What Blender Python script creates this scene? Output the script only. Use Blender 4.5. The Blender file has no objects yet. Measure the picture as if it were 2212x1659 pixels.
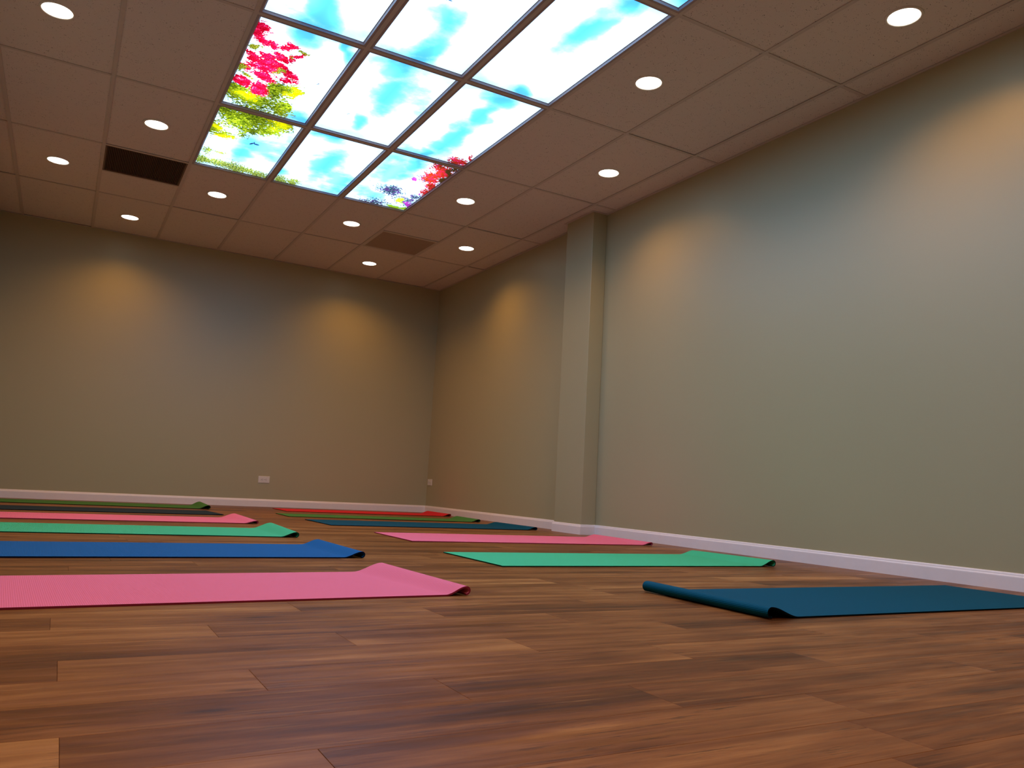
import bpy, bmesh, math, random
import numpy as np
from mathutils import Vector, Matrix

# ------------------------------------------------------------------ scene, camera, light
scene = bpy.context.scene
COL = scene.collection
random.seed(7)

TILE = 0.6096                      # ceiling module: 2 ft wide, 4 ft long
H = 2.754                          # ceiling height
XR, XL, YB, YF = 1.454, -3.282, 6.107, -4.888     # inner faces of the four walls
KX, K1, K2 = 1.309, 2.577, 2.987   # column face and its two sides

cam_data = bpy.data.cameras.new('camera')
cam = bpy.data.objects.new('camera', cam_data)
COL.objects.link(cam)
cam_data.sensor_width = 36.0
cam_data.lens = 1716.325 / 2212 * 36.0
cam_data.clip_start = 0.02
R_ = Vector((0.8682999, -0.49314082, 0.05354827))
U_ = Vector((-0.11034821, -0.08678529, 0.99009676))
F_ = Vector((0.48360993, 0.86560987, 0.12977286))
cam.matrix_world = Matrix(((R_.x, U_.x, -F_.x, -2.46553), (R_.y, U_.y, -F_.y, -2.89484), (R_.z, U_.z, -F_.z, 0.34780), (0, 0, 0, 1)))
scene.camera = cam

world = bpy.data.worlds.new('world')
scene.world = world
world.use_nodes = True
world.node_tree.nodes['Background'].inputs[0].default_value = (0, 0, 0, 1)
world.node_tree.nodes['Background'].inputs[1].default_value = 0.0

vs = scene.view_settings
vs.view_transform = 'Standard'
vs.look = 'None'
vs.gamma = 1.0
vs.use_curve_mapping = False
vs.exposure = 0.0

PANEL_TINT = (0.62, 0.98, 1.42)
PANEL_STRENGTH = 2.05              # backlit sky panels
SPOT_WATT = 49.0
SPOT_COLOR = (1.0, 0.44, 0.06)
LENS_STRENGTH = 6.0

# ------------------------------------------------------------------ helpers
class NT:
    def __init__(self, name):
        self.mat = bpy.data.materials.new(name)
        self.mat.use_nodes = True
        self.t = self.mat.node_tree
        self.t.nodes.clear()
        self.out = self.t.nodes.new('ShaderNodeOutputMaterial')
    def n(self, kind, **kw):
        nd = self.t.nodes.new(kind)
        for k, v in kw.items():
            setattr(nd, k, v)
        return nd
    def put(self, sock, v):
        if isinstance(v, bpy.types.NodeSocket):
            self.t.links.new(v, sock)
        else:
            sock.default_value = v
    def math(self, op, a, b=0.0, c=0.0, clamp=False):
        nd = self.n('ShaderNodeMath', operation=op, use_clamp=clamp)
        self.put(nd.inputs[0], a); self.put(nd.inputs[1], b)
        if op in ('MULTIPLY_ADD', 'SMOOTH_MIN', 'SMOOTH_MAX'):
            self.put(nd.inputs[2], c)
        return nd.outputs[0]
    def vmath(self, op, a, b=None, s=None):
        nd = self.n('ShaderNodeVectorMath', operation=op)
        self.put(nd.inputs[0], a)
        if b is not None: self.put(nd.inputs[1], b)
        if s is not None: self.put(nd.inputs['Scale'], s)
        return nd.outputs['Value'] if op in ('LENGTH', 'DOT_PRODUCT', 'DISTANCE') else nd.outputs[0]
    def remap(self, v, a, b, c=0.0, d=1.0, smooth=False):
        nd = self.n('ShaderNodeMapRange', interpolation_type='SMOOTHSTEP' if smooth else 'LINEAR')
        self.put(nd.inputs['Value'], v)
        nd.inputs['From Min'].default_value = a; nd.inputs['From Max'].default_value = b
        nd.inputs['To Min'].default_value = c; nd.inputs['To Max'].default_value = d
        return nd.outputs[0]
    def mix(self, f, a, b, blend='MIX'):
        nd = self.n('ShaderNodeMix', data_type='RGBA', blend_type=blend)
        def c4(x): return x if isinstance(x, bpy.types.NodeSocket) else (tuple(x) + (1.0,))[:4]
        self.put(nd.inputs[0], f); self.put(nd.inputs[6], c4(a)); self.put(nd.inputs[7], c4(b))
        return nd.outputs[2]
    def noise(self, vec, scale, detail=2.0, rough=0.5, color=False):
        nd = self.n('ShaderNodeTexNoise')
        if vec is not None: self.put(nd.inputs['Vector'], vec)
        nd.inputs['Scale'].default_value = scale; nd.inputs['Detail'].default_value = detail
        nd.inputs['Roughness'].default_value = rough
        return nd.outputs[1] if color else nd.outputs[0]
    def mapping(self, vec, loc=(0, 0, 0), rot=(0, 0, 0), sc=(1, 1, 1), kind='POINT'):
        nd = self.n('ShaderNodeMapping', vector_type=kind)
        self.put(nd.inputs['Vector'], vec)
        nd.inputs['Location'].default_value = loc; nd.inputs['Rotation'].default_value = rot
        nd.inputs['Scale'].default_value = sc
        return nd.outputs[0]
    def ramp(self, f, stops):
        nd = self.n('ShaderNodeValToRGB')
        cr = nd.color_ramp
        while len(cr.elements) < len(stops): cr.elements.new(0.5)
        for e, (p, c) in zip(cr.elements, stops):
            e.position = p; e.color = tuple(c) + (1.0,)
        self.put(nd.inputs[0], f)
        return nd.outputs[0]
    def uv(self, name='UVMap'):
        return self.n('ShaderNodeUVMap', uv_map=name).outputs[0]
    def obj(self):
        return self.n('ShaderNodeTexCoord').outputs['Object']
    def bump(self, h, strength, dist):
        nd = self.n('ShaderNodeBump')
        nd.inputs['Strength'].default_value = strength; nd.inputs['Distance'].default_value = dist
        self.put(nd.inputs['Height'], h)
        return nd.outputs[0]
    def principled(self, color, rough=0.5, spec=0.5, normal=None, metal=0.0):
        b = self.n('ShaderNodeBsdfPrincipled')
        self.put(b.inputs['Base Color'], color if isinstance(color, bpy.types.NodeSocket) else tuple(color) + (1.0,))
        self.put(b.inputs['Roughness'], rough)
        b.inputs['Specular IOR Level'].default_value = spec
        b.inputs['Metallic'].default_value = metal
        if normal is not None: self.put(b.inputs['Normal'], normal)
        self.t.links.new(b.outputs[0], self.out.inputs[0])
        return b

def mesh_obj(name, verts, faces, mat=None, parent=None, smooth=False, uvs=None):
    me = bpy.data.meshes.new(name)
    me.from_pydata([tuple(v) for v in verts], [], faces)
    me.update()
    bm = bmesh.new(); bm.from_mesh(me)
    if uvs is None:
        bmesh.ops.recalc_face_normals(bm, faces=bm.faces)
    bm.to_mesh(me); bm.free()
    if mat: me.materials.append(mat)
    if smooth: me.polygons.foreach_set('use_smooth', [True] * len(me.polygons))
    o = bpy.data.objects.new(name, me)
    COL.objects.link(o)
    if parent: o.parent = parent
    return o

class MB:
    """collects shapes for ONE mesh"""
    def __init__(self): self.v = []; self.f = []
    def box(self, x0, y0, z0, x1, y1, z1):
        b = len(self.v)
        self.v += [(x0,y0,z0),(x1,y0,z0),(x1,y1,z0),(x0,y1,z0),(x0,y0,z1),(x1,y0,z1),(x1,y1,z1),(x0,y1,z1)]
        self.f += [tuple(b+i for i in q) for q in ((0,3,2,1),(4,5,6,7),(0,1,5,4),(1,2,6,5),(2,3,7,6),(3,0,4,7))]
        return self
    def chbox(self, x0, y0, z0, x1, y1, z1, c, top=True):
        """box whose upper (or lower) rim is chamfered by c"""
        b = len(self.v)
        za, zb = (z1 - c, z1) if top else (z0 + c, z0)
        zo = z0 if top else z1
        r = lambda d, z: [(x0+d,y0+d,z),(x1-d,y0+d,z),(x1-d,y1-d,z),(x0+d,y1-d,z)]
        self.v += r(0, zo) + r(0, za) + r(c, zb)
        self.f += [(b, b+3, b+2, b+1), (b+8, b+9, b+10, b+11)]
        for k in (0, 4):
            for i in range(4):
                j = (i + 1) % 4
                self.f.append((b+k+i, b+k+j, b+k+4+j, b+k+4+i))
        return self
    def prism(self, poly, z0, z1):
        b = len(self.v); n = len(poly)
        self.v += [(x, y, z0) for x, y in poly] + [(x, y, z1) for x, y in poly]
        self.f += [tuple(b + i for i in range(n))[::-1], tuple(b + n + i for i in range(n))]
        for i in range(n):
            j = (i + 1) % n
            self.f.append((b+i, b+j, b+n+j, b+n+i))
        return self
    def ring(self, prof, n=40, cx=0.0, cy=0.0):
        """profile (r, z) turned round z, closed profile"""
        b = len(self.v); m = len(prof)
        for i in range(n):
            a = 2 * math.pi * i / n
            self.v += [(cx + r * math.cos(a), cy + r * math.sin(a), z) for r, z in prof]
        for i in range(n):
            k = (i + 1) % n
            for j in range(m):
                l = (j + 1) % m
                self.f.append((b+i*m+j, b+k*m+j, b+k*m+l, b+i*m+l))
        return self
    def disc(self, prof, n=40):
        """open profile from rim to axis (last r = 0 gives a point)"""
        b = len(self.v); m = len(prof) - 1
        for i in range(n):
            a = 2 * math.pi * i / n
            self.v += [(r * math.cos(a), r * math.sin(a), z) for r, z in prof[:-1]]
        self.v.append((0, 0, prof[-1][1])); c = len(self.v) - 1
        for i in range(n):
            k = (i + 1) % n
            for j in range(m - 1):
                self.f.append((b+i*m+j, b+k*m+j, b+k*m+j+1, b+i*m+j+1))
            self.f.append((b+i*m+m-1, b+k*m+m-1, c))
        return self
    def build(self, name, mat=None, parent=None, smooth=False):
        return mesh_obj(name, self.v, self.f, mat, parent, smooth)

def tag(o, label=None, cat=None, group=None, kind=None):
    if label: o['label'] = label
    if cat: o['category'] = cat
    if group: o['group'] = group
    if kind: o['kind'] = kind
    return o

def empty(name, loc, label, cat, group=None, kind=None):
    o = bpy.data.objects.new(name, None)
    o.empty_display_size = 0.1
    COL.objects.link(o); o.location = loc
    return tag(o, label, cat, group, kind)

def copy_tree(src, parent=None):
    c = src.copy(); COL.objects.link(c); c.parent = parent
    for ch in src.children: copy_tree(ch, c)
    return c

def sweep(path, prof, closed=False):
    """profile (inward offset, z) swept along an axis-aligned path with mitred corners; inside lies left of the path"""
    n = len(path); rings = []
    def nrm(a, b):
        dx, dy = b[0]-a[0], b[1]-a[1]; L = math.hypot(dx, dy); return (-dy/L, dx/L)
    for i, p in enumerate(path):
        n1 = nrm(path[i-1], p) if (i > 0 or closed) else None
        n2 = nrm(p, path[(i+1) % n]) if (i < n-1 or closed) else None
        if n1 is None: m = n2
        elif n2 is None: m = n1
        else: m = (n1[0]+n2[0], n1[1]+n2[1])
        rings.append([(p[0]+m[0]*d, p[1]+m[1]*d, z) for d, z in prof])
    m = len(prof); V = [v for r in rings for v in r]; Fs = []
    for i in range(n if closed else n-1):
        k = (i+1) % n
        for j in range(m):
            l = (j+1) % m
            Fs.append((i*m+j, k*m+j, k*m+l, i*m+l))
    if not closed:
        Fs.append(tuple(range(m))); Fs.append(tuple((n-1)*m+j for j in range(m))[::-1])
    return V, Fs

# ------------------------------------------------------------------ materials
def mat_wall():
    t = NT('wall_paint')
    o = t.n('ShaderNodeNewGeometry').outputs['Position']
    col = t.mix(t.noise(o, 1.3, 3), (0.40, 0.372, 0.222), (0.425, 0.395, 0.238))
    h = t.noise(o, 220, 3, 0.6)
    t.principled(col, 0.43, 0.85, t.bump(h, 0.10, 0.002))
    return t.mat
def mat_tile():
    t = NT('mineral_fibre_tile')
    o = t.n('ShaderNodeNewGeometry').outputs['Position']
    warp = t.vmath('ADD', o, t.vmath('SCALE', t.noise(o, 40, 2, 0.5, True), s=0.02))
    v = t.n('ShaderNodeTexVoronoi', feature='F1'); t.put(v.inputs['Vector'], t.mapping(warp, sc=(1.0, 1.6, 1))); v.inputs['Scale'].default_value = 75
    pin = t.remap(v.outputs['Distance'], 0.16, 0.24, 1, 0)
    sel = t.remap(t.noise(o, 28, 2), 0.50, 0.56)
    pit = t.math('MULTIPLY', pin, sel)
    fine = t.noise(o, 300, 2)
    base = t.mix(fine, (0.70, 0.64, 0.60), (0.79, 0.73, 0.68))
    col = t.mix(pit, base, (0.20, 0.17, 0.15))
    t.principled(col, 0.9, 0.2, t.bump(t.math('SUBTRACT', t.math('MULTIPLY', fine, 0.4), pit), 0.5, 0.003))
    return t.mat
def mat_plain(name, col, rough=0.5, spec=0.5, noise_amt=0.06, scale=30, metal=0.0):
    t = NT(name)
    o = t.obj()
    lo = tuple(c * (1 - noise_amt) for c in col); hi = tuple(min(1, c * (1 + noise_amt)) for c in col)
    t.principled(t.mix(t.noise(o, scale, 3), lo, hi), rough, spec, metal=metal)
    return t.mat
def mat_floor():
    t = NT('vinyl_plank_wood')
    uv = t.uv(); at = t.n('ShaderNodeAttribute', attribute_name='tint')
    tint = at.outputs['Fac']
    drift = t.vmath('SCALE', t.vmath('SUBTRACT', t.noise(t.mapping(uv, sc=(1.3, 4, 1)), 1, 3, 0.5, True), (0.5, 0.5, 0.5)), s=1.1)
    g1 = t.noise(t.vmath('ADD', t.mapping(uv, sc=(1.0, 17, 1)), drift), 1.0, 6, 0.66)
    g2 = t.noise(t.vmath('ADD', t.mapping(uv, sc=(0.8, 7, 1)), drift), 1.0, 3, 0.5)
    fib = t.noise(t.mapping(uv, sc=(9, 330, 1)), 1.0, 4, 0.65)
    strip = t.math('ADD', t.math('MULTIPLY', t.math('SUBTRACT', g1, 0.5), 0.95), t.math('MULTIPLY', t.math('SUBTRACT', g2, 0.5), 0.85))
    v = t.math('ADD', strip, tint)
    v = t.math('ADD', v, t.math('MULTIPLY', t.math('SUBTRACT', fib, 0.5), 0.20))
    v = t.math('ADD', v, t.math('MULTIPLY', t.math('SUBTRACT', t.noise(t.mapping(uv, sc=(4.5, 13, 1)), 1.0, 4, 0.6), 0.5), 0.42))
    col = t.ramp(v, [(0.12, FLOOR[0]), (0.38, FLOOR[1]), (0.60, FLOOR[2]), (0.92, FLOOR[3])])
    stk = t.remap(t.noise(t.mapping(uv, sc=(2.6, 70, 1)), 1.0, 4, 0.7), 0.56, 0.72)
    col = t.mix(t.math('MULTIPLY', stk, 0.45), col, FLOOR[3])
    # dark grain cracks and knots
    cr = t.noise(t.mapping(uv, sc=(5, 75, 1)), 1.0, 5, 0.75)
    crm = t.math('MULTIPLY', t.remap(cr, 0.55, 0.63), t.remap(t.noise(t.mapping(uv, sc=(2.2, 9, 1)), 1, 2), 0.46, 0.58))
    col = t.mix(t.math('MULTIPLY', crm, 0.62), col, tuple(c * 0.25 for c in FLOOR[0]))
    vk = t.n('ShaderNodeTexVoronoi', feature='F1'); t.put(vk.inputs['Vector'], t.mapping(uv, sc=(2.2, 7.5, 1))); vk.inputs['Scale'].default_value = 1.0
    kn = t.remap(vk.outputs['Distance'], 0.03, 0.10, 0.6, 0.0)
    col = t.mix(kn, col, tuple(c * 0.3 for c in FLOOR[0]))
    rough = t.remap(t.noise(t.mapping(uv, sc=(3, 40, 1)), 1, 3), 0.3, 0.7, 0.30, 0.46)
    t.principled(col, rough, 0.15, t.bump(t.math('SUBTRACT', t.math('ADD', fib, t.math('MULTIPLY', g1, 0.6)), crm), 0.25, 0.0009))
    return t.mat
FLOOR = [(0.055, 0.017, 0.004), (0.142, 0.047, 0.011), (0.238, 0.092, 0.025), (0.44, 0.21, 0.066)]

def mat_mat(name, col, dark):
    """foam yoga mat: fine cross ribs, UV u runs along the length in metres"""
    t = NT(name)
    uv = t.uv()
    sx = t.n('ShaderNodeSeparateXYZ'); t.put(sx.inputs[0], uv)
    rib = t.math('SINE', t.math('MULTIPLY', sx.outputs[0], 2 * math.pi / 0.0050))
    rib2 = t.math('SINE', t.math('MULTIPLY', sx.outputs[1], 2 * math.pi / 0.0050))
    grain = t.noise(t.mapping(uv, sc=(1, 1, 1)), 700, 2)
    soft = t.noise(uv, 3.0, 3)
    groove = t.remap(rib, -1.0, -0.55, 1.0, 0.0)
    c = t.mix(soft, tuple(x * 0.93 for x in col), col)
    c = t.mix(t.math('MULTIPLY', groove, 0.32), c, dark)
    h = t.math('ADD', t.math('MULTIPLY', rib, 0.5), t.math('ADD', t.math('MULTIPLY', rib2, 0.12), t.math('MULTIPLY', grain, 0.35)))
    t.principled(c, 0.66, 0.05, t.bump(h, 0.40, 0.0010))
    return t.mat

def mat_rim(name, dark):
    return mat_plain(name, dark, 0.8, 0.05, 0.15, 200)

M = {}
M['wall'] = mat_wall()
M['tile'] = mat_tile()
M['tee'] = mat_plain('painted_grid_metal', (0.60, 0.54, 0.50), 0.5, 0.3)
M['frame'] = mat_plain('panel_frame_metal', (0.40, 0.34, 0.36), 0.45, 0.3)
M['deck'] = mat_plain('dark_plenum_deck', (0.03, 0.028, 0.025), 0.9, 0.2)
M['base'] = mat_plain('white_baseboard_paint', (0.86, 0.80, 0.82), 0.35, 0.5, 0.03)
M['plastic'] = mat_plain('white_outlet_plastic', (0.72, 0.70, 0.66), 0.35, 0.5, 0.02)
M['slot'] = mat_plain('dark_outlet_slot', (0.02, 0.02, 0.02), 0.6, 0.3)
M['screw'] = mat_plain('screw_metal', (0.6, 0.58, 0.55), 0.3, 0.5, metal=1.0)
M['grille'] = mat_plain('bronze_grille_metal', (0.16, 0.10, 0.07), 0.55, 0.3)
M['grille_back'] = mat_plain('grille_filter', (0.085, 0.052, 0.034), 0.8, 0.2)
M['duct'] = mat_plain('dark_duct', (0.012, 0.010, 0.009), 0.8, 0.2)
M['plenum'] = mat_plain('plenum_metal', (0.42, 0.34, 0.29), 0.6, 0.3)
M['trim'] = mat_plain('white_downlight_trim', (0.8, 0.76, 0.70), 0.4, 0.5, 0.02)
M['slab'] = mat_plain('subfloor', (0.05, 0.03, 0.02), 0.9, 0.1)
M['floor'] = mat_floor()

# ------------------------------------------------------------------ print layout of the sky panels (ceiling coordinates, metres)
RED = [(-1.76, 1.389, 0.063, 0.047, 1.5), (-1.747, 1.49, 0.051, 0.044, -2.49), (-1.673, 1.511, 0.051, 0.026, 0.79), (-1.601, 1.487, 0.034, 0.028, 2.645), (-1.597, 1.614, 0.057, 0.036, -2.609), (-1.666, 1.668, 0.053, 0.039, -2.793), (-1.766, 1.716, 0.057, 0.022, 0.871), (-1.687, 1.773, 0.084, 0.063, 3.121), (-1.745, 1.872, 0.05, 0.023, -2.513), (-1.606, 1.739, 0.055, 0.044, -2.606), (-1.625, 1.896, 0.077, 0.04, -2.433), (-1.532, 1.818, 0.077, 0.04, -2.464), (-1.75, 2.046, 0.066, 0.033, -2.424), (-1.63, 2.088, 0.085, 0.048, 1.334), (-1.525, 1.569, 0.037, 0.016, 1.832)]
OLV = [(-1.757, 1.601, 0.053, 0.045, 2.243), (-1.764, 1.897, 0.067, 0.036, 1.371), (-1.704, 1.976, 0.057, 0.034, 0.916), (-1.585, 1.807, 0.049, 0.026, -2.926), (-1.531, 1.529, 0.053, 0.037, -2.838)]
YEL = [(-1.731, 2.2, 0.11, 0.074, 1.56), (-1.634, 2.266, 0.154, 0.1, -3.1), (-1.523, 2.052, 0.12, 0.064, 1.518), (-1.435, 2.002, 0.095, 0.05, 1.48), (-1.442, 2.255, 0.109, 0.069, 1.683), (-1.755, 2.538, 0.086, 0.064, 1.114), (-1.662, 2.624, 0.157, 0.123, 1.321), (-1.567, 2.509, 0.155, 0.136, 1.039), (-1.392, 2.537, 0.156, 0.061, 1.415), (-1.773, 2.861, 0.12, 0.044, 1.492), (-1.682, 2.961, 0.079, 0.056, 1.554), (-1.542, 2.775, 0.097, 0.06, 2.121), (-1.444, 2.687, 0.107, 0.059, 1.576)]
BRT = [(-1.406, 2.5, 0.127, 0.065, 1.357), (-1.674, 3.006, 0.074, 0.06, 1.845), (-1.43, 1.999, 0.083, 0.04, 1.447), (-1.663, 2.231, 0.071, 0.061, -2.955), (-1.76, 2.835, 0.076, 0.032, 1.53)]
GRS = [(-1.767, 3.527, 0.097, 0.067, 1.56), (-1.602, 3.524, 0.129, 0.084, 3.111), (-1.45, 3.566, 0.133, 0.079, 3.121), (-1.321, 3.596, 0.073, 0.051, -3.114), (-1.743, 3.32, 0.049, 0.033, 1.15), (-1.654, 3.332, 0.039, 0.026, 2.434), (-1.159, 3.573, 0.06, 0.049, 1.188), (-1.051, 3.593, 0.061, 0.049, 1.146)]
LEAF = [(-0.106, 2.592, 0.177, 0.104, 0.855), (-0.123, 2.747, 0.162, 0.088, 1.76), (-0.079, 2.959, 0.133, 0.055, 1.56), (-0.033, 3.122, 0.068, 0.035, 1.259), (-0.093, 2.376, 0.107, 0.071, 0.884), (-0.033, 2.257, 0.076, 0.026, 1.507), (-0.046, 2.617, 0.167, 0.063, 1.285)]
DRK = [(-0.049, 2.584, 0.165, 0.048, 1.411), (-0.026, 2.766, 0.143, 0.036, 1.459)]
SPK = [(-0.287, 3.238, 0.202, 0.133, -2.748), (-0.338, 3.57, 0.185, 0.09, 3.031), (-0.113, 3.399, 0.23, 0.131, 0.836), (-0.17, 2.82, 0.155, 0.095, 1.319), (-0.052, 3.263, 0.151, 0.058, 1.584)]
LIM = [(-0.131, 3.609, 0.093, 0.062, -2.97), (-0.051, 3.591, 0.058, 0.055, 1.935), (-0.136, 3.412, 0.079, 0.033, 1.073)]
MAG = [(-0.048, 3.465, 0.096, 0.038, 1.514), (-0.264, 2.899, 0.062, 0.034, 1.295), (-0.09, 3.156, 0.043, 0.024, 1.291)]
BLU = [(-1.51, 1.023, 0.218, 0.094, 1.358), (-1.531, 1.19, 0.096, 0.084, 3.123), (-1.536, 1.33, 0.112, 0.108, -2.574), (-1.269, 1.358, 0.114, 0.036, 1.289), (-0.848, 1.696, 0.279, 0.12, 1.39), (-1.006, 1.343, 0.189, 0.092, 1.471), (-0.925, 3.034, 0.277, 0.113, 1.481), (-0.75, 3.324, 0.275, 0.081, 1.307), (-0.443, 2.797, 0.319, 0.105, 1.541), (-0.329, 2.627, 0.171, 0.074, 1.568), (-0.289, 1.945, 0.335, 0.094, 1.367), (-0.284, 2.207, 0.16, 0.077, 1.489), (-0.303, 1.352, 0.116, 0.094, -3.063), (-0.245, 1.178, 0.082, 0.069, -2.723), (-0.291, 0.385, 0.196, 0.079, 1.589), (-0.252, 0.105, 0.133, 0.073, 1.674), (-0.91, 0.759, 0.148, 0.083, 1.207), (-0.901, 1.043, 0.163, 0.086, 1.894), (-0.923, 1.169, 0.084, 0.051, 2.886), (-1.464, 2.981, 0.221, 0.171, 2.11), (-1.517, 3.275, 0.136, 0.1, 1.502), (-1.316, 2.384, 0.097, 0.084, -2.501), (-1.074, 2.547, 0.107, 0.088, -2.462), (-1.208, 3.377, 0.082, 0.07, 1.395), (-0.977, 2.122, 0.102, 0.06, 1.422), (-0.423, 3.404, 0.127, 0.102, -2.649), (-0.274, 1.573, 0.128, 0.045, 1.238), (-0.299, 2.42, 0.078, 0.062, 1.891)]
BIRD = [(-1.492, 2.988, 0.025, 0.009, 1.973), (-1.457, 2.982, 0.02, 0.014, -3.013), (-1.477, 2.967, 0.022, 0.005, 1.394), (-1.034, 0.562, 0.012, 0.007, -2.443), (-1.012, 0.561, 0.014, 0.005, -3.127), (-1.33, 1.808, 0.015, 0.004, 2.057), (-1.046, 2.088, 0.016, 0.004, 2.024)]
SPOT_DEG = 142
PLANK_TINT = {(-3, -3.3): 0.68, (-3, -2.4): 0.41, (-3, -1.5): 0.46, (-4, -3.0): 0.61, (-4, -2.1): 0.48, (-4, -1.2): 0.42, (0, -3.3): 0.38, (0, -2.4): 0.52, (1, -1.9): 0.49, (1, -2.8): 0.44, (2, -3.0): 0.53, (2, -2.1): 0.42, (3, -2.4): 0.54, (3, -3.4): 0.41, (3, -1.5): 0.45}
MATCOL = {
    'pink': ((0.78, 0.185, 0.30), (0.45, 0.04, 0.08)),
    'coral': ((0.68, 0.03, 0.045), (0.30, 0.01, 0.01)),
    'blue': ((0.006, 0.115, 0.34), (0.001, 0.01, 0.05)),
    'navy': ((0.018, 0.036, 0.055), (0.004, 0.006, 0.01)),
    'teal': ((0.0004, 0.076, 0.138), (0.0001, 0.006, 0.016)),
    'green': ((0.060, 0.52, 0.27), (0.005, 0.07, 0.03)),
    'grass': ((0.07, 0.22, 0.055), (0.006, 0.03, 0.008)),
}
MATS = [   # left x, near y, length, width, rotation, colour, label, end
    (-3.005, -0.668, 1.73, 0.62, 3.2, 'pink', 'ribbed pink yoga mat nearest the camera on the left', dict(curl='R', near=(0.075, 0.030), far=(0.115, 0.038), skew=-0.02)),
    (-2.945, 0.545, 1.718, 0.65, 1.3, 'blue', 'bright blue yoga mat with a curled end, second from the front on the left', dict(curl='R', near=(0.085, 0.030), far=(0.09, 0.032))),
    (-2.945, 1.765, 1.72, 0.69, -1.3, 'green', 'mint green yoga mat with a curled end in the left row', dict(curl='R', near=(0.09, 0.032), far=(0.12, 0.042))),
    (-2.925, 2.865, 1.73, 0.66, 2.2, 'pink', 'pink yoga mat between a mint green and a dark navy mat in the left row', dict(curl='R', near=(0.09, 0.024), far=(0.12, 0.038))),
    (-2.975, 3.88, 1.73, 0.62, 4.2, 'navy', 'dark navy flat yoga mat in the left row', dict()),
    (-2.92, 5.08, 1.73, 0.66, -1.5, 'grass', 'dull green yoga mat at the back of the left row, beside the back wall', dict(curl='R', near=(0.09, 0.036), far=(0.10, 0.045))),
    (-0.465, 5.10, 1.80, 0.58, 0.5, 'coral', 'coral red yoga mat at the back of the right row, beside the back wall', dict(curl='R', near=(0.09, 0.03), far=(0.10, 0.034))),
    (-0.70, 4.075, 1.85, 0.50, -0.6, 'grass', 'grass green yoga mat between the coral red and the deep blue mat', dict(curl='R', near=(0.09, 0.03), far=(0.10, 0.034))),
    (-0.66, 2.975, 1.81, 0.70, 0.6, 'teal', 'deep blue yoga mat near the column in the right row', dict(curl='R', near=(0.09, 0.028), far=(0.11, 0.028))),
    (-0.59, 1.575, 1.80, 0.70, -1.2, 'pink', 'pink yoga mat in the right row with its curled end by the baseboard', dict(curl='R', near=(0.085, 0.024), far=(0.10, 0.026))),
    (-0.712, 0.238, 1.69, 0.64, -0.5, 'green', 'mint green yoga mat in the right row, second from the front', dict(curl='R', near=(0.10, 0.036), far=(0.11, 0.030))),
    (-0.58, -1.158, 1.78, 0.60, -0.9, 'teal', 'deep blue yoga mat in the right foreground with its rolled end facing left', dict(curl='L', near=(0.115, 0.036), far=(0.13, 0.038))),
]

# ------------------------------------------------------------------ floor: slab and planks
fl = MB().box(XL, YF, -0.10, XR, YB, -0.0042).build('floor', M['slab'])
tag(fl, 'reddish brown wood plank floor running under all the yoga mats', 'floor', kind='structure')
PW, PL = 0.1524, 0.9144
Y0 = -1.382
JOINT = {-4: -1.22, -3: -2.427, -1: -1.215, 0: -2.43, 1: -1.876, 2: -2.13, 3: -1.53, -2: -2.75, -5: -1.30, 4: -1.873}
TINT = {}
for key, val in PLANK_TINT.items(): TINT[key] = val

def plank_data(x0, x1, y0, y1, tint, rnd, V, Fc, UV, TN):
    c, g = 0.0006, 0.00015
    x0 += g; x1 -= g; y0 += g; y1 -= g
    b = len(V)
    ring = lambda d, z: [(x0+d,y0+d,z),(x1-d,y0+d,z),(x1-d,y1-d,z),(x0+d,y1-d,z)]
    V += ring(0, -0.004) + ring(0, -c) + ring(c, 0.0)
    fs = [(8, 9, 10, 11)]
    for k in (0, 4):
        for i in range(4):
            j = (i + 1) % 4
            fs.append((k+i, k+j, k+4+j, k+4+i))
    ox, oy = rnd.uniform(0, 40), rnd.uniform(0, 40)
    for f in fs:
        Fc.append(tuple(b+i for i in f))
        UV += [(V[b+i][0] - x0 + ox, V[b+i][1] - y0 + oy) for i in f]
        TN.append(tint)

def plank_obj(name, V, Fc, UV, TN):
    me = bpy.data.meshes.new(name); me.from_pydata(V, [], Fc); me.update()
    uvl = me.uv_layers.new(name='UVMap'); uvl.data.foreach_set('uv', [c for p in UV for c in p])
    a = me.attributes.new('tint', 'FLOAT', 'FACE'); a.data.foreach_set('value', TN)
    me.materials.append(M['floor'])
    o = bpy.data.objects.new(name, me); COL.objects.link(o); o.parent = fl
    return o

rnd = random.Random(21)
stuff = ([], [], [], [])
r0 = math.floor((YF - Y0) / PW); r1 = math.ceil((YB - Y0) / PW)
for r in range(r0, r1):
    ya, yb = max(YF, Y0 + r * PW), min(YB, Y0 + (r + 1) * PW)
    if yb - ya < 0.01: continue
    off = JOINT.get(r, rnd.choice([0, 1, 2, 3, 4, 5]) * 0.1524 + rnd.uniform(-0.05, 0.05))
    k0 = math.floor((XL - off) / PL)
    x = off + k0 * PL; k = k0
    while x < XR - 0.002:
        xa, xb = max(XL, x), min(XR, x + PL)
        near = -2.7 <= Y0 + r * PW <= 2.6
        tint = TINT.get((r, round(off + k * PL, 1)), rnd.gauss(0.47, 0.06))
        tint = min(0.80, max(0.24, tint))
        if xb - xa > 0.01:
            if near:
                d = ([], [], [], [])
                plank_data(xa, xb, ya, yb, tint, rnd, *d); plank_obj('plank', *d)
            else:
                plank_data(xa, xb, ya, yb, tint, rnd, *stuff)
        x += PL; k += 1
ps = plank_obj('far_planks', *stuff); ps['kind'] = 'stuff'

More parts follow.
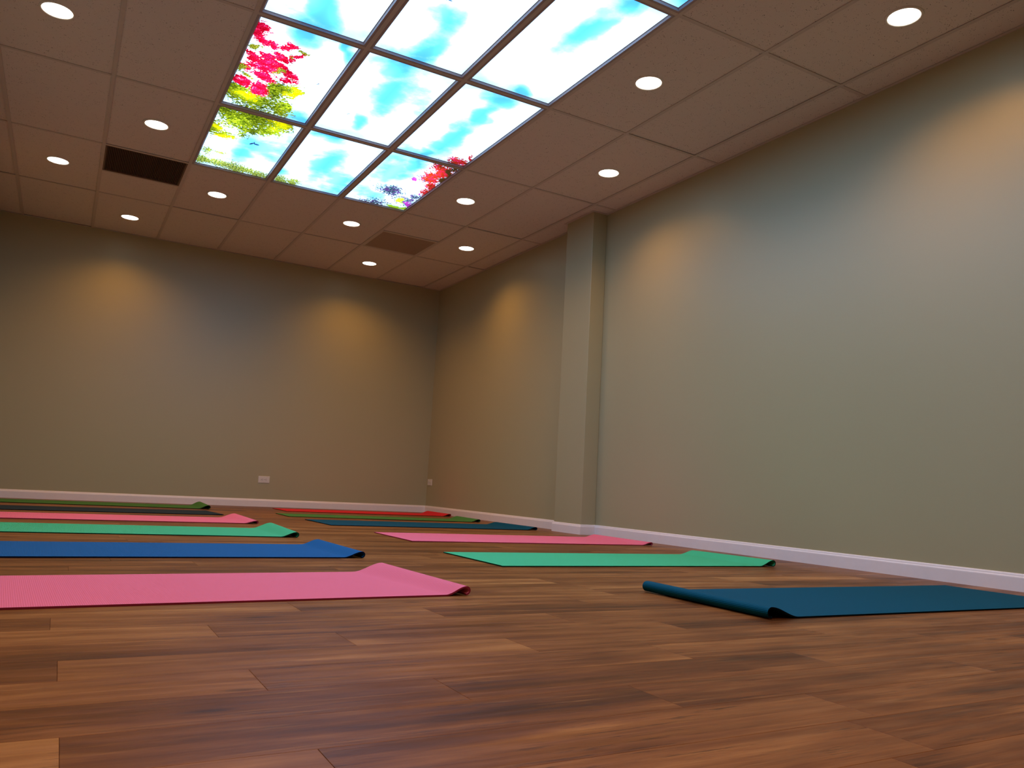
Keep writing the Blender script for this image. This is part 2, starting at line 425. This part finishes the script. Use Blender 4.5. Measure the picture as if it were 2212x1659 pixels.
# ------------------------------------------------------------------ walls, column, baseboards
WT = 0.12; HW = H + 0.16
w = MB().box(XR, YF - WT, 0, XR + WT, YB + WT, HW).build('wall_right', M['wall']); w['kind'] = 'structure'
tag(w, 'long greige painted wall on the right with a boxed column', 'wall')
w = MB().box(XL, YB, 0, XR, YB + WT, HW).build('wall_back', M['wall']); w['kind'] = 'structure'
tag(w, 'olive brown painted back wall behind the mats', 'wall')
w = MB().box(XL - WT, YF - WT, 0, XL, YB + WT, HW).build('wall_left', M['wall']); w['kind'] = 'structure'
tag(w, 'painted side wall left of the photo', 'wall')
w = MB().box(XL, YF - WT, 0, XR, YF, HW).build('wall_front', M['wall']); w['kind'] = 'structure'
tag(w, 'painted wall behind the camera', 'wall')
w = MB().box(KX, K1, 0, XR - 0.0005, K2, H + 0.03).build('column', M['wall']); w['kind'] = 'structure'
tag(w, 'boxed square column standing out from the right wall, painted like it', 'column')
bv = w.modifiers.new('bevel', 'BEVEL'); bv.width = 0.004; bv.segments = 2

BP = [(0, 0), (0.0125, 0), (0.0125, 0.062), (0.0115, 0.066), (0.009, 0.070), (0.008, 0.075), (0.006, 0.080), (0.003, 0.082), (0, 0.082)]
def baseboard(name, path, label):
    V, Fs = sweep(path, BP)
    o = mesh_obj(name, V, Fs, M['base']); tag(o, label, 'baseboard', kind='structure')
baseboard('baseboard_right', [(XR, YF + 0.0125), (XR, K1), (KX, K1), (KX, K2), (XR, K2), (XR, YB)], 'white baseboard along the right wall and round its column')
baseboard('baseboard_back', [(XR - 0.0125, YB), (XL, YB)], 'white baseboard along the back wall')
baseboard('baseboard_left', [(XL, YB - 0.0125), (XL, YF)], 'white baseboard along the left wall')
baseboard('baseboard_front', [(XL + 0.0125, YF), (XR, YF)], 'white baseboard along the wall behind the camera')

# ------------------------------------------------------------------ ceiling: deck, tiles, grid, wall angle
ce = MB().box(XL, YF, H + 0.14, XR, YB, H + 0.16).build('ceiling', M['deck'])
tag(ce, 'dropped ceiling of speckled white tiles in a metal grid', 'ceiling', kind='structure')
TZ = H + 0.004; TH = 0.016
full = None; half = None
def rect_tile(x0, y0, x1, y1, dz=0.0):
    return MB().chbox(x0, y0, TZ + dz, x1, y1, TZ + TH + dz, 0.002, top=False).build('ceiling_tile', M['tile'], ce)
g = 0.004
rt = random.Random(3)
for c in range(-6, 3):
    for r in range(-4, 5):
        if -3 <= c <= -1 and -2 <= r <= 2: continue
        x0, x1 = c * TILE, (c + 1) * TILE
        y0, y1 = r * 2 * TILE, (r + 1) * 2 * TILE
        dz = rt.choice([0, 0, 0, 0.0015, 0.003])
        if c == -6: x0 = XL + 0.002
        if c == 2:
            x1 = XR - 0.002
            if r == 2:
                poly = [(x0+g, y0+g), (x1, y0+g), (x1, K1-0.004), (KX-0.004, K1-0.004), (KX-0.004, K2+0.004), (x1, K2+0.004), (x1, y1-g), (x0+g, y1-g)]
                MB().prism(poly, TZ, TZ + TH).build('ceiling_tile', M['tile'], ce)
                continue
        ym = (y0 + y1) / 2
        if (c, r) == (-4, 3): rect_tile(x0+g, ym+g, x1-g, y1-g); continue
        if (c, r) == (0, 3): rect_tile(x0+g, y0+g, x1-g, ym-g, 0.002); continue
        if c in (-6, 2): rect_tile(x0+g, y0+g, x1-g, y1-g, dz); continue
        if full is None:
            full = rect_tile(-TILE/2+g, -TILE+g, TILE/2-g, TILE-g); o = full
        else:
            o = full.copy(); COL.objects.link(o)
        o.location = ((x0+x1)/2, (y0+y1)/2, dz)
# grid: runners along the room, cross tees between them
FW = 0.012
def tee_profile(mb, x0, y0, x1, y1):
    mb.box(x0, y0, H, x1, y1, H + 0.0025)
for c in range(-5, 3):
    x = c * TILE
    mb = MB(); tee_profile(mb, x - FW, YF + 0.02, x + FW, YB - 0.02); mb.box(x - 0.002, YF + 0.02, H + 0.0025, x + 0.002, YB - 0.02, H + 0.03)
    mb.build('grid_runner', M['tee'], ce)
spans = [(XL + 0.02, -5 * TILE - FW)] + [(c * TILE + FW, (c + 1) * TILE - FW) for c in range(-5, 2)] + [(2 * TILE + FW, XR - 0.02)]
def cross(x0, x1, y):
    mb = MB(); mb.box(x0, y - FW, H + 0.0004, x1, y + FW, H + 0.0028); mb.box(x0, y - 0.002, H + 0.0028, x1, y + 0.002, H + 0.03)
    mb.build('cross_tee', M['tee'], ce)
for r in range(-4, 6):
    y = r * 2 * TILE
    if y > YB - 0.03: continue
    for x0, x1 in spans: cross(x0, x1, y)
cross(-4 * TILE + FW, -3 * TILE - FW, 7 * TILE)
cross(FW, TILE - FW, 7 * TILE)
# wall angle round the room and the column
path = [(XR, YF), (XR, K1), (KX, K1), (KX, K2), (XR, K2), (XR, YB), (XL, YB), (XL, YF)]
V, Fs = sweep(path, [(0, H - 0.001), (0.021, H - 0.001), (0.021, H + 0.0008), (0.0015, H + 0.0008), (0.0015, H + 0.022), (0, H + 0.022)], True)
o = mesh_obj('trim_1', V, Fs, M['tee']); tag(o, 'thin metal wall angle edging the ceiling along the walls', 'trim', kind='structure')

# ------------------------------------------------------------------ backlit sky panels
def mat_sky():
    t = NT('backlit_sky_print')
    uv = t.uv(); pan = t.uv('panel')
    def field(name): return t.n('ShaderNodeAttribute', attribute_name=name).outputs['Fac']
    def birds(vec, blobs):
        acc = None
        for cx, cy, rx, ry, th in blobs:
            m = t.mapping(vec, (cx, cy, 0), (0, 0, th), (max(rx, 0.004), max(ry, 0.004), 1), 'TEXTURE')
            L = t.vmath('LENGTH', t.vmath('MULTIPLY', m, (1, 1, 0)))
            acc = L if acc is None else t.math('MINIMUM', acc, L)
        return acc
    # sky and clouds
    sb = t.math('ADD', field('BLU'), t.math('MULTIPLY', t.math('SUBTRACT', t.noise(uv, 9, 5, 0.6), 0.5), 0.9))
    sb = t.remap(sb, 0.25, 1.15, 1.0, 0.0, True)
    sx = t.n('ShaderNodeSeparateXYZ'); t.put(sx.inputs[0], uv)
    off = t.math('MULTIPLY', t.remap(sx.outputs[1], -0.1, 0.1, 1, 0), t.remap(t.noise(uv, 2.4, 3, 0.5), 0.45, 0.62))
    faint = t.math('MULTIPLY', t.remap(t.noise(uv, 3.1, 4, 0.55), 0.50, 0.70), 0.30)
    sb = t.math('MAXIMUM', t.math('MAXIMUM', sb, off), faint)
    col = t.ramp(sb, [(0.0, (1.0, 1.0, 1.0)), (0.40, (0.50, 0.80, 0.95)), (1.0, (0.13, 0.47, 0.76))])
    def leafy(mask_field, thr, amp, scale, edge=0.08):
        n = t.noise(uv, scale, 3, 0.65)
        v = t.math('ADD', t.math('SUBTRACT', 1.0, mask_field), t.math('MULTIPLY', t.math('SUBTRACT', n, 0.5), amp))
        return t.remap(v, thr, thr + edge)
    n1 = t.noise(uv, 130, 2, 0.6); n2 = t.noise(uv, 75, 3, 0.6); n3 = t.noise(uv, 22, 3, 0.6)
    # yellow green crown
    m = leafy(field('YEL'), 0.16, 2.2, 55)
    tone = t.math('ADD', t.math('MULTIPLY', n2, 0.7), t.math('MULTIPLY', n3, 0.5))
    green = t.ramp(tone, [(0.47, (0.016, 0.020, 0.001)), (0.59, (0.11, 0.115, 0.003)), (0.70, (0.36, 0.31, 0.005)), (0.84, (0.9, 0.70, 0.05))])
    yb = t.remap(t.math('ADD', field('BRT'), t.math('MULTIPLY', t.math('ADD', t.math('SUBTRACT', n2, 0.5), t.math('SUBTRACT', n3, 0.5)), 3.0)), 0.2, 0.9, 1, 0)
    green = t.mix(t.math('MULTIPLY', yb, 0.85), green, (1.0, 0.62, 0.0))
    col = t.mix(m, col, green)
    # red maple
    m = leafy(field('RED'), 0.10, 2.0, 62)
    red = t.ramp(t.math('ADD', t.math('MULTIPLY', n1, 0.55), t.math('MULTIPLY', n3, 0.5)), [(0.40, (0.30, 0.0, 0.003)), (0.53, (0.62, 0.002, 0.012)), (0.63, (0.85, 0.006, 0.06)), (0.76, (1.0, 0.42, 0.55))])
    col = t.mix(m, col, red)
    m = leafy(field('OLV'), 0.25, 2.4, 80)
    olv = t.ramp(n1, [(0.35, (0.02, 0.015, 0.0)), (0.55, (0.28, 0.22, 0.01)), (0.7, (0.75, 0.35, 0.02))])
    col = t.mix(m, col, olv)
    # flower meadow along the far edge
    m = leafy(field('GRS'), 0.16, 2.6, 70)
    grs = t.ramp(t.math('ADD', t.math('MULTIPLY', n2, 0.6), t.math('MULTIPLY', n1, 0.45)), [(0.40, (0.02, 0.02, 0.005)), (0.5, (0.12, 0.15, 0.02)), (0.6, (0.60, 0.48, 0.04)), (0.72, (0.95, 0.45, 0.35))])
    col = t.mix(m, col, grs)
    # blossom tree in the right corner
    m = leafy(field('SPK'), 0.52, 2.8, 55, 0.05)
    col = t.mix(m, col, t.ramp(n3, [(0.4, (0.02, 0.06, 0.05)), (0.6, (0.10, 0.03, 0.10))]))
    m = leafy(field('LEAF'), 0.22, 2.4, 60, 0.05)
    lf = t.ramp(t.math('ADD', t.math('MULTIPLY', n2, 0.55), t.math('MULTIPLY', n3, 0.5)), [(0.42, (0.16, 0.012, 0.002)), (0.53, (0.50, 0.018, 0.004)), (0.62, (0.60, 0.004, 0.045)), (0.78, (0.85, 0.10, 0.32))])
    col = t.mix(m, col, lf)
    m = leafy(field('DRK'), 0.25, 2.2, 110, 0.05)
    col = t.mix(m, col, (0.06, 0.02, 0.004))
    m = leafy(field('LIM'), 0.15, 2.0, 110, 0.05)
    col = t.mix(m, col, (0.30, 0.36, 0.01))
    m = leafy(field('MAG'), 0.25, 1.8, 100, 0.05)
    col = t.mix(m, col, (0.40, 0.03, 0.22))
    m = t.remap(birds(uv, BIRD), 0.9, 1.1, 1, 0)
    col = t.mix(m, col, (0.02, 0.04, 0.08))
    # two lamp tubes behind every diffuser
    sp = t.n('ShaderNodeSeparateXYZ'); t.put(sp.inputs[0], pan)
    def tube(c0):
        d = t.math('DIVIDE', t.math('SUBTRACT', sp.outputs[0], c0), 0.155)
        return t.math('EXPONENT', t.math('MULTIPLY', t.math('MULTIPLY', d, d), -1.0))
    ends = t.math('MULTIPLY', t.remap(sp.outputs[1], 0.0, 0.20, 0, 1, True), t.remap(sp.outputs[1], 0.80, 1.0, 1, 0, True))
    glow = t.math('MULTIPLY', t.math('ADD', tube(0.25), tube(0.75)), ends)
    amt = t.math('MULTIPLY_ADD', glow, 2.0, 0.74)
    em = t.n('ShaderNodeEmission'); t.put(em.inputs[0], t.mix(1.0, col, PANEL_TINT, 'MULTIPLY'))
    t.put(em.inputs[1], t.math('MULTIPLY', amt, PANEL_STRENGTH))
    t.t.links.new(em.outputs[0], t.out.inputs[0])
    return t.mat
M['sky'] = mat_sky()

FIELDS = {'RED': RED, 'OLV': OLV, 'YEL': YEL, 'BRT': BRT, 'GRS': GRS, 'LEAF': LEAF, 'DRK': DRK, 'SPK': SPK, 'LIM': LIM, 'MAG': MAG, 'BLU': BLU}
GROW = {'BLU': 1.6, 'YEL': 1.5, 'RED': 1.4, 'GRS': 1.5, 'LEAF': 1.3, 'SPK': 1.3, 'BRT': 1.2}
def wobble(X, Y, k, amp):
    """smooth cloud-like displacement"""
    rs = np.random.RandomState(int(k * 10)); dx = np.zeros_like(X); dy = np.zeros_like(X)
    for o in range(4):
        f = k * 1.9 ** o; A = amp / 1.7 ** o
        for q in range(3):
            th, p1, p2 = rs.uniform(0, 6.28, 3)
            ph = f * (X * math.cos(th) + Y * math.sin(th))
            dx += A / 2 * np.sin(ph + p1 + 1.3 * np.sin(0.7 * ph + p2)); dy += A / 2 * np.cos(ph * 1.13 + p2)
    return X + dx, Y + dy
def diffuser_mesh(a, b, z0, z1, ox, oy):
    """plate whose printed lower face carries the picture's layer masks, sampled every centimetre"""
    nx, ny = (44, 88) if oy > -0.7 else (2, 4)
    gx, gy = np.meshgrid(np.linspace(-a, a, nx + 1), np.linspace(-b, b, ny + 1))
    gx, gy = gx.ravel(), gy.ravel()
    N = len(gx)
    V = np.stack([gx, gy, np.full(N, z0)], 1)
    i = (np.arange(ny)[:, None] * (nx + 1) + np.arange(nx)[None, :]).ravel()
    Fq = np.stack([i, i + nx + 1, i + nx + 2, i + 1], 1).tolist()
    Fq += [(N, N+1, N+2, N+3), (0, nx, N+1, N), (nx, N-1, N+2, N+1), (N-1, N-1-nx, N+3, N+2), (N-1-nx, 0, N, N+3)]
    V = V.tolist() + [(-a, -b, z1), (a, -b, z1), (a, b, z1), (-a, b, z1)]
    me = bpy.data.meshes.new('diffuser'); me.from_pydata(V, [], Fq); me.update()
    P = np.array(V)
    u1 = me.uv_layers.new(name='UVMap'); u2 = me.uv_layers.new(name='panel')
    li = np.empty(len(me.loops), dtype=np.int32); me.loops.foreach_get('vertex_index', li)
    u1.data.foreach_set('uv', (P[li, :2] + (ox, oy)).ravel().astype(np.float32))
    u2.data.foreach_set('uv', ((P[li, :2] + (a, b)) / (2*a, 2*b)).ravel().astype(np.float32))
    X, Y = P[:, 0] + ox, P[:, 1] + oy
    Xb, Yb = wobble(X, Y, 7.0, 0.05); Xf, Yf = wobble(X, Y, 22.0, 0.024)
    for name, blobs in FIELDS.items():
        big = name == 'BLU'
        x, y = (Xb, Yb) if big else (Xf, Yf)
        d = np.full(len(X), 9.0)
        for cx, cy, rx, ry, th in blobs:
            k = GROW.get(name, 1.1)
            u = ((x - cx) * math.cos(th) + (y - cy) * math.sin(th)) / (rx * k); v = (-(x - cx) * math.sin(th) + (y - cy) * math.cos(th)) / (ry * k)
            d = np.minimum(d, np.hypot(u, v))
        at = me.attributes.new(name, 'FLOAT', 'POINT'); at.data.foreach_set('value', np.minimum(d, 3.0).astype(np.float32))
    return me

PANEL_LABEL = {
    (-3, 2): 'backlit sky panel at the skylight corner with yellow leaves, a black bird and meadow flowers',
    (-2, 2): 'backlit sky panel with a blue cloud gap, at the skylight edge nearest the back wall, middle one',
    (-1, 2): 'backlit sky panel at the skylight corner with red blossom leaves and dark speckled twigs',
    (-3, 1): 'backlit sky panel filled on its left half with red maple and yellow green foliage',
    (-2, 1): 'backlit sky panel at the centre of the view with a soft blue streak between clouds',
    (-1, 1): 'backlit sky panel with a long blue streak, a tip of red leaves at its lower right end',
    (-3, 0): 'backlit pale blue sky panel at the top of the photo, left of the bird panel',
    (-2, 0): 'backlit sky panel cut by the top of the photo with a dark bird between clouds',
    (-1, 0): 'large bright white cloud panel beside the right-hand ceiling tiles, one blue patch up top',
    (-1, -1): 'backlit panel of which only a small white corner shows at the top edge of the photo',
}
for r in (2, 1, 0, -1, -2):
    for c in (-3, -2, -1):
        x0, x1 = c * TILE, (c + 1) * TILE
        y0, y1 = r * 2 * TILE, (r + 1) * 2 * TILE
        lab = PANEL_LABEL.get((c, r), 'backlit sky panel of the skylight lying beyond the top of the photo')
        root = empty('sky_light_panel', ((x0+x1)/2, (y0+y1)/2, H), lab, 'light panel', 'backlit sky panels in the ceiling')
        hx, hy = TILE/2, TILE
        e = FW + 0.001
        # frame: lip, sloped inner side, back
        V, Fs = sweep([(-hx+e, -hy+e), (hx-e, -hy+e), (hx-e, hy-e), (-hx+e, hy-e)],
                      [(0, 0.0005), (0.013, 0.0005), (0.0175, 0.0125), (0.0215, 0.0128), (0.0215, 0.020), (0, 0.020)], True)
        mesh_obj('frame', V, Fs, M['frame'], root)
        a, b = hx - e - 0.0205, hy - e - 0.0205
        z0, z1 = 0.0135, 0.0185
        me = diffuser_mesh(a, b, z0, z1, (x0+x1)/2, (y0+y1)/2)
        me.materials.append(M['sky'])
        o = bpy.data.objects.new('diffuser', me); COL.objects.link(o); o.parent = root
        o['label'] = 'glowing printed sky diffuser'

# ------------------------------------------------------------------ downlights
def mat_lens():
    t = NT('glowing_downlight_lens')
    em = t.n('ShaderNodeEmission')
    n = t.noise(t.obj(), 8, 1)
    t.put(em.inputs[0], t.mix(n, (1.0, 0.90, 0.74), (1.0, 0.93, 0.80))); em.inputs[1].default_value = LENS_STRENGTH
    t.t.links.new(em.outputs[0], t.out.inputs[0])
    return t.mat
M['lens'] = mat_lens()
def make_downlight():
    root = empty('downlight', (0, 0, H), 'x', 'downlight', 'round recessed downlights in the ceiling tiles')
    MB().ring([(0.0745, 0.003), (0.0745, -0.003), (0.078, -0.0055), (0.086, -0.0045), (0.090, 0.0035)], 48).build('trim_ring', M['trim'], root, True)
    MB().disc([(0.075, 0.003), (0.074, -0.002), (0.055, -0.0035), (0.03, -0.0045), (0.0, -0.005)], 48).build('lens', M['lens'], root, True)
    ld = bpy.data.lights.new('lamp', 'SPOT')
    ld.energy = SPOT_WATT; ld.color = SPOT_COLOR
    ld.spot_size = math.radians(SPOT_DEG); ld.spot_blend = 1.0; ld.shadow_soft_size = 0.06
    lo = bpy.data.objects.new('lamp', ld); COL.objects.link(lo); lo.parent = root; lo.location = (0, 0, -0.012)
    return root
LIGHTS = [
    (-4.5, 1.5, 'round downlight in the top left corner of the photo'),
    (-3.5, 2.5, 'round downlight left of the skylight, in the tile just in front of the dark grille'),
    (-4.5, 3.5, 'round downlight at the far left, level with the dark grille'),
    (-3.5, 4.5, 'round downlight above the left part of the back wall, behind the dark grille'),
    (-2.5, 3.5, 'round downlight just past the skylight corner with the meadow flowers'),
    (-0.5, 3.5, 'round downlight between the skylight end and the brown square diffuser'),
    (0.5, 4.5, 'round downlight nearest the far corner, behind the brown square diffuser'),
    (0.5, 2.5, 'round downlight just right of the skylight corner with red blossom leaves'),
    (1.5, 3.5, 'round downlight near the right wall, to the right of the brown square diffuser'),
    (1.5, 1.5, 'round downlight nearest the top of the column on the right wall'),
    (0.5, 0.5, 'round downlight right of the large white cloud panel'),
    (1.5, -0.5, 'large round downlight in the top right corner of the photo'),
]
for c, r in [(-3.5, 0.5), (-4.5, -0.5), (0.5, -1.5), (-3.5, -1.5), (1.5, -2.5), (-4.5, -2.5), (-2.5, -2.5), (-0.5, -2.5), (0.5, -3.5), (-3.5, -3.5)]:
    LIGHTS.append((c, r, 'round downlight in the part of the ceiling beyond the top of the photo'))
proto = make_downlight()
for i, (c, r, lab) in enumerate(LIGHTS):
    o = proto if i == 0 else copy_tree(proto)
    o.location = (c * TILE, r * 2 * TILE, TZ); o['label'] = lab

# ------------------------------------------------------------------ air grille and diffuser
gx0, gx1, gy0, gy1 = -4*TILE + FW, -3*TILE - FW, 6*TILE + FW, 7*TILE - FW
gr = empty('air_return_grille', ((gx0+gx1)/2, (gy0+gy1)/2, H), 'dark brown square return air grille left of the skylight', 'air grille')
hw = (gx1-gx0)/2; hh = (gy1-gy0)/2
V, Fs = sweep([(-hw, -hh), (hw, -hh), (hw, hh), (-hw, hh)], [(0, 0.0015), (0.012, 0.0015), (0.014, 0.004), (0.014, 0.0165), (0, 0.0165)], True)
mesh_obj('frame', V, Fs, M['grille'], gr)
mb = MB(); n = 46
for i in range(n):
    x = -hw + 0.014 + (2*hw - 0.028) * (i + 0.5) / n
    mb.box(x - 0.0012, -hh + 0.014, 0.003, x + 0.0012, hh - 0.014, 0.016)
o = mb.build('slats', M['grille'], gr); o['kind'] = 'stuff'
MB().box(-hw, -hh, 0.0165, hw, hh, 0.026).build('backing', M['grille_back'], gr)

t = NT('perforated_diffuser_face')
pb = t.principled(t.mix(t.noise(t.obj(), 20, 2), (0.52, 0.39, 0.31), (0.58, 0.44, 0.35)), 0.5, 0.3)
tr = t.n('ShaderNodeBsdfTransparent'); mx = t.n('ShaderNodeMixShader')
mx.inputs[0].default_value = 0.36
t.t.links.new(pb.outputs[0], mx.inputs[1]); t.t.links.new(tr.outputs[0], mx.inputs[2]); t.t.links.new(mx.outputs[0], t.out.inputs[0])
M['perf'] = t.mat
gx0, gx1, gy0, gy1 = FW, TILE - FW, 7*TILE + FW, 8*TILE - FW
df = empty('air_diffuser', ((gx0+gx1)/2, (gy0+gy1)/2, H), 'brown square perforated air diffuser between two downlights near the far corner', 'air diffuser')
hw = (gx1-gx0)/2
V, Fs = sweep([(-hw, -hw), (hw, -hw), (hw, hw), (-hw, hw)], [(0, 0.0015), (0.016, 0.0015), (0.016, 0.006), (0, 0.006)], True)
mesh_obj('frame', V, Fs, M['perfframe'] if 'perfframe' in M else M['tee'], df)
MB().box(-hw + 0.016, -hw + 0.016, 0.003, hw - 0.016, hw - 0.016, 0.0042).build('perforated_face', M['perf'], df)
mb = MB(); mb.box(-hw, -hw, 0.095, hw, hw, 0.10)
for s in ((-hw, -hw, -hw + 0.003, hw), (hw - 0.003, -hw, hw, hw), (-hw, -hw, hw, -hw + 0.003), (-hw, hw - 0.003, hw, hw)):
    mb.box(s[0], s[1], 0.006, s[2], s[3], 0.095)
mb.build('plenum_box', M['plenum'] if 'plenum' in M else M['grille'], df)
MB().ring([(0.155, 0.094), (0.155, 0.05), (0.15, 0.05), (0.15, 0.094)], 36).build('duct_collar', M['duct'], df, False)
MB().disc([(0.15, 0.093), (0.148, 0.09), (0.0, 0.09)], 36).build('duct_opening', M['duct'], df)

# ------------------------------------------------------------------ outlets
def outlet(name, loc, rotz, label, w, h):
    root = empty(name, loc, label, 'outlet', 'outlets on the walls')
    root.rotation_euler = (0, 0, rotz)          # local -y looks into the room
    mb = MB()
    def plate(x0, z0, x1, z1, d0, d1, c):       # chamfered plate facing -y
        b = len(mb.v)
        r = lambda k, y: [(x0+k, y, z0+k), (x1-k, y, z0+k), (x1-k, y, z1-k), (x0+k, y, z1-k)]
        mb.v += r(0, -d0) + r(0, -(d1 - c)) + r(c, -d1)
        mb.f.append((b, b+1, b+2, b+3)); mb.f.append((b+8, b+9, b+10, b+11))
        for k in (0, 4):
            for i in range(4):
                j = (i+1) % 4; mb.f.append((b+k+i, b+k+j, b+k+4+j, b+k+4+i))
    plate(-w/2, -h/2, w/2, h/2, 0, 0.006, 0.0025)
    mb.build('cover_plate', M['plastic'], root)
    for s in (-1, 1):
        mb = MB(); cx = s * 0.0195
        pts = []
        for i in range(24):
            a = 2*math.pi*i/24
            pts.append((cx + max(-0.0142, min(0.0142, 0.0172*math.cos(a))), 0.0172*math.sin(a)))
        b = len(mb.v); n = len(pts)
        mb.v += [(x, -0.0055, z) for x, z in pts] + [(x, -0.008, z) for x, z in pts]
        mb.f += [tuple(range(n)), tuple(range(n, 2*n))[::-1]] + [(i, (i+1) % n, n+(i+1) % n, n+i) for i in range(n)]
        f = mb.build('receptacle', M['plastic'], root)
        for dx, dz, lx, lz in ((0.003, 0.0064, 0.0085, 0.0026), (0.003, -0.0064, 0.0072, 0.0026), (-0.0085, 0, 0.005, 0.005)):
            MB().box(cx+dx-lx/2, -0.0084, dz-lz/2, cx+dx+lx/2, -0.0075, dz+lz/2).build('slot', M['slot'], f)
    mb = MB().ring([(0.0030, -0.0008), (0.0030, 0.0008), (0.0004, 0.0010), (0.0004, -0.0008)], 16)
    o = mb.build('screw', M['screw'], root); o.rotation_euler = (math.pi/2, 0, 0); o.location = (0, -0.0066, 0)
    return root
outlet('wall_outlet', (-0.493, YB, 0.295), 0, 'white sideways duplex outlet low on the back wall', 0.122, 0.074)
outlet('wall_outlet', (XR, 6.02, 0.364), -math.pi/2, 'white outlet low on the right wall beside the far corner', 0.122, 0.074)

# ------------------------------------------------------------------ yoga mats
THK = 0.0052
def end_curve(a, h):
    """outer surface of a lifted, rolled-over mat end: (distance past the last flat point, height)"""
    P = []
    for i in range(1, 15):
        u = i / 14; P.append((a * u, THK + (h - THK) * (u*u*(3 - 2*u))))
    rr = h / 2 - 0.001
    for i in range(1, 17):
        th = math.radians(90 - i * 11.6)
        P.append((a + rr * 1.05 * math.cos(th), h - rr + rr * math.sin(th)))
    return P
def yoga_mat(cx_left, y_near, length, width, rot, mat, label, curl=None, near=(0.08, 0.028), far=(0.095, 0.031), skew=0.0):
    """origin: near left corner; length along local x; curl 'R', 'L' or None"""
    NW = 10; rows = []
    for j in range(NW + 1):
        f = j / NW; y = f * width
        a = near[0] + (far[0] - near[0]) * f; h = near[1] + (far[1] - near[1]) * f
        flat = length - (a + h/2 if curl else 0) + skew * f
        seg = 24
        P = [(flat * i / seg, THK) for i in range(seg + 1)]
        if curl: P += [(flat + x, z) for x, z in end_curve(a, h)]
        if not curl:
            P = [(x, z + (0.0025 * max(0, 1 - (length - x) / 0.08) ** 2)) for x, z in P]
        # arc length and inner side
        S = [0.0]
        for i in range(1, len(P)): S.append(S[-1] + math.hypot(P[i][0]-P[i-1][0], P[i][1]-P[i-1][1]))
        Q = []
        for i in range(len(P)):
            p0, p1 = P[max(0, i-1)], P[min(len(P)-1, i+1)]
            tx, tz = p1[0]-p0[0], p1[1]-p0[1]; L = math.hypot(tx, tz)
            Q.append((P[i][0] + tz/L*THK, P[i][1] - tx/L*THK) if False else (P[i][0] - (-tz)/L*(THK) , P[i][1] - tx/L*THK))
        rows.append((y, P, Q, S))
    n = len(rows[0][1]); V = []; UVv = []
    for y, P, Q, S in rows:
        for k in range(n):
            x = P[k][0]; V.append((x, y, P[k][1])); UVv.append((S[k], y))
    nb = len(V)
    for y, P, Q, S in rows:
        for k in range(n):
            V.append((Q[k][0], y, max(0.0002, Q[k][1]))); UVv.append((S[k], y))
    if curl == 'L': V = [(length - x, y, z) for x, y, z in V]
    idx = lambda j, k, s=0: s*nb + j*n + k
    Fs = []
    for j in range(NW):
        for k in range(n-1):
            Fs.append((idx(j,k), idx(j,k+1), idx(j+1,k+1), idx(j+1,k)))
            Fs.append((idx(j,k,1), idx(j+1,k,1), idx(j+1,k+1,1), idx(j,k+1,1)))
    for k in range(n-1):
        Fs.append((idx(0,k), idx(0,k,1), idx(0,k+1,1), idx(0,k+1)))
        Fs.append((idx(NW,k), idx(NW,k+1), idx(NW,k+1,1), idx(NW,k,1)))
    for j in range(NW):
        Fs.append((idx(j,0), idx(j+1,0), idx(j+1,0,1), idx(j,0,1)))
        Fs.append((idx(j,n-1), idx(j,n-1,1), idx(j+1,n-1,1), idx(j+1,n-1)))
    if curl == 'L': Fs = [f[::-1] for f in Fs]
    me = bpy.data.meshes.new('yoga_mat'); me.from_pydata(V, [], Fs); me.update()
    uvl = me.uv_layers.new(name='UVMap')
    flatn = 8 * NW * (n - 1)                     # loops of the top and bottom faces; the rim carries no ribs
    uvl.data.foreach_set('uv', [c for i, lp in enumerate(me.loops) for c in (UVv[lp.vertex_index] if i < flatn else (0.00145, UVv[lp.vertex_index][1]))])
    me.polygons.foreach_set('use_smooth', [i < 2*NW*(n-1) for i in range(len(me.polygons))])
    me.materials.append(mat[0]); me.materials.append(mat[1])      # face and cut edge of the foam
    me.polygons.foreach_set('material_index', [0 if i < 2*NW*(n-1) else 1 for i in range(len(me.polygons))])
    o = bpy.data.objects.new('yoga_mat', me); COL.objects.link(o)
    o.location = (cx_left, y_near, 0.0003); o.rotation_euler = (0, 0, math.radians(rot))
    # sharp rim between top, side and bottom
    bm = bmesh.new(); bm.from_mesh(me)
    for e in bm.edges:
        if len(e.link_faces) == 2 and e.calc_face_angle(0) > 1.0: e.smooth = False
    bm.to_mesh(me); bm.free()
    return tag(o, label, 'yoga mat', 'yoga mats laid out in two rows on the floor')
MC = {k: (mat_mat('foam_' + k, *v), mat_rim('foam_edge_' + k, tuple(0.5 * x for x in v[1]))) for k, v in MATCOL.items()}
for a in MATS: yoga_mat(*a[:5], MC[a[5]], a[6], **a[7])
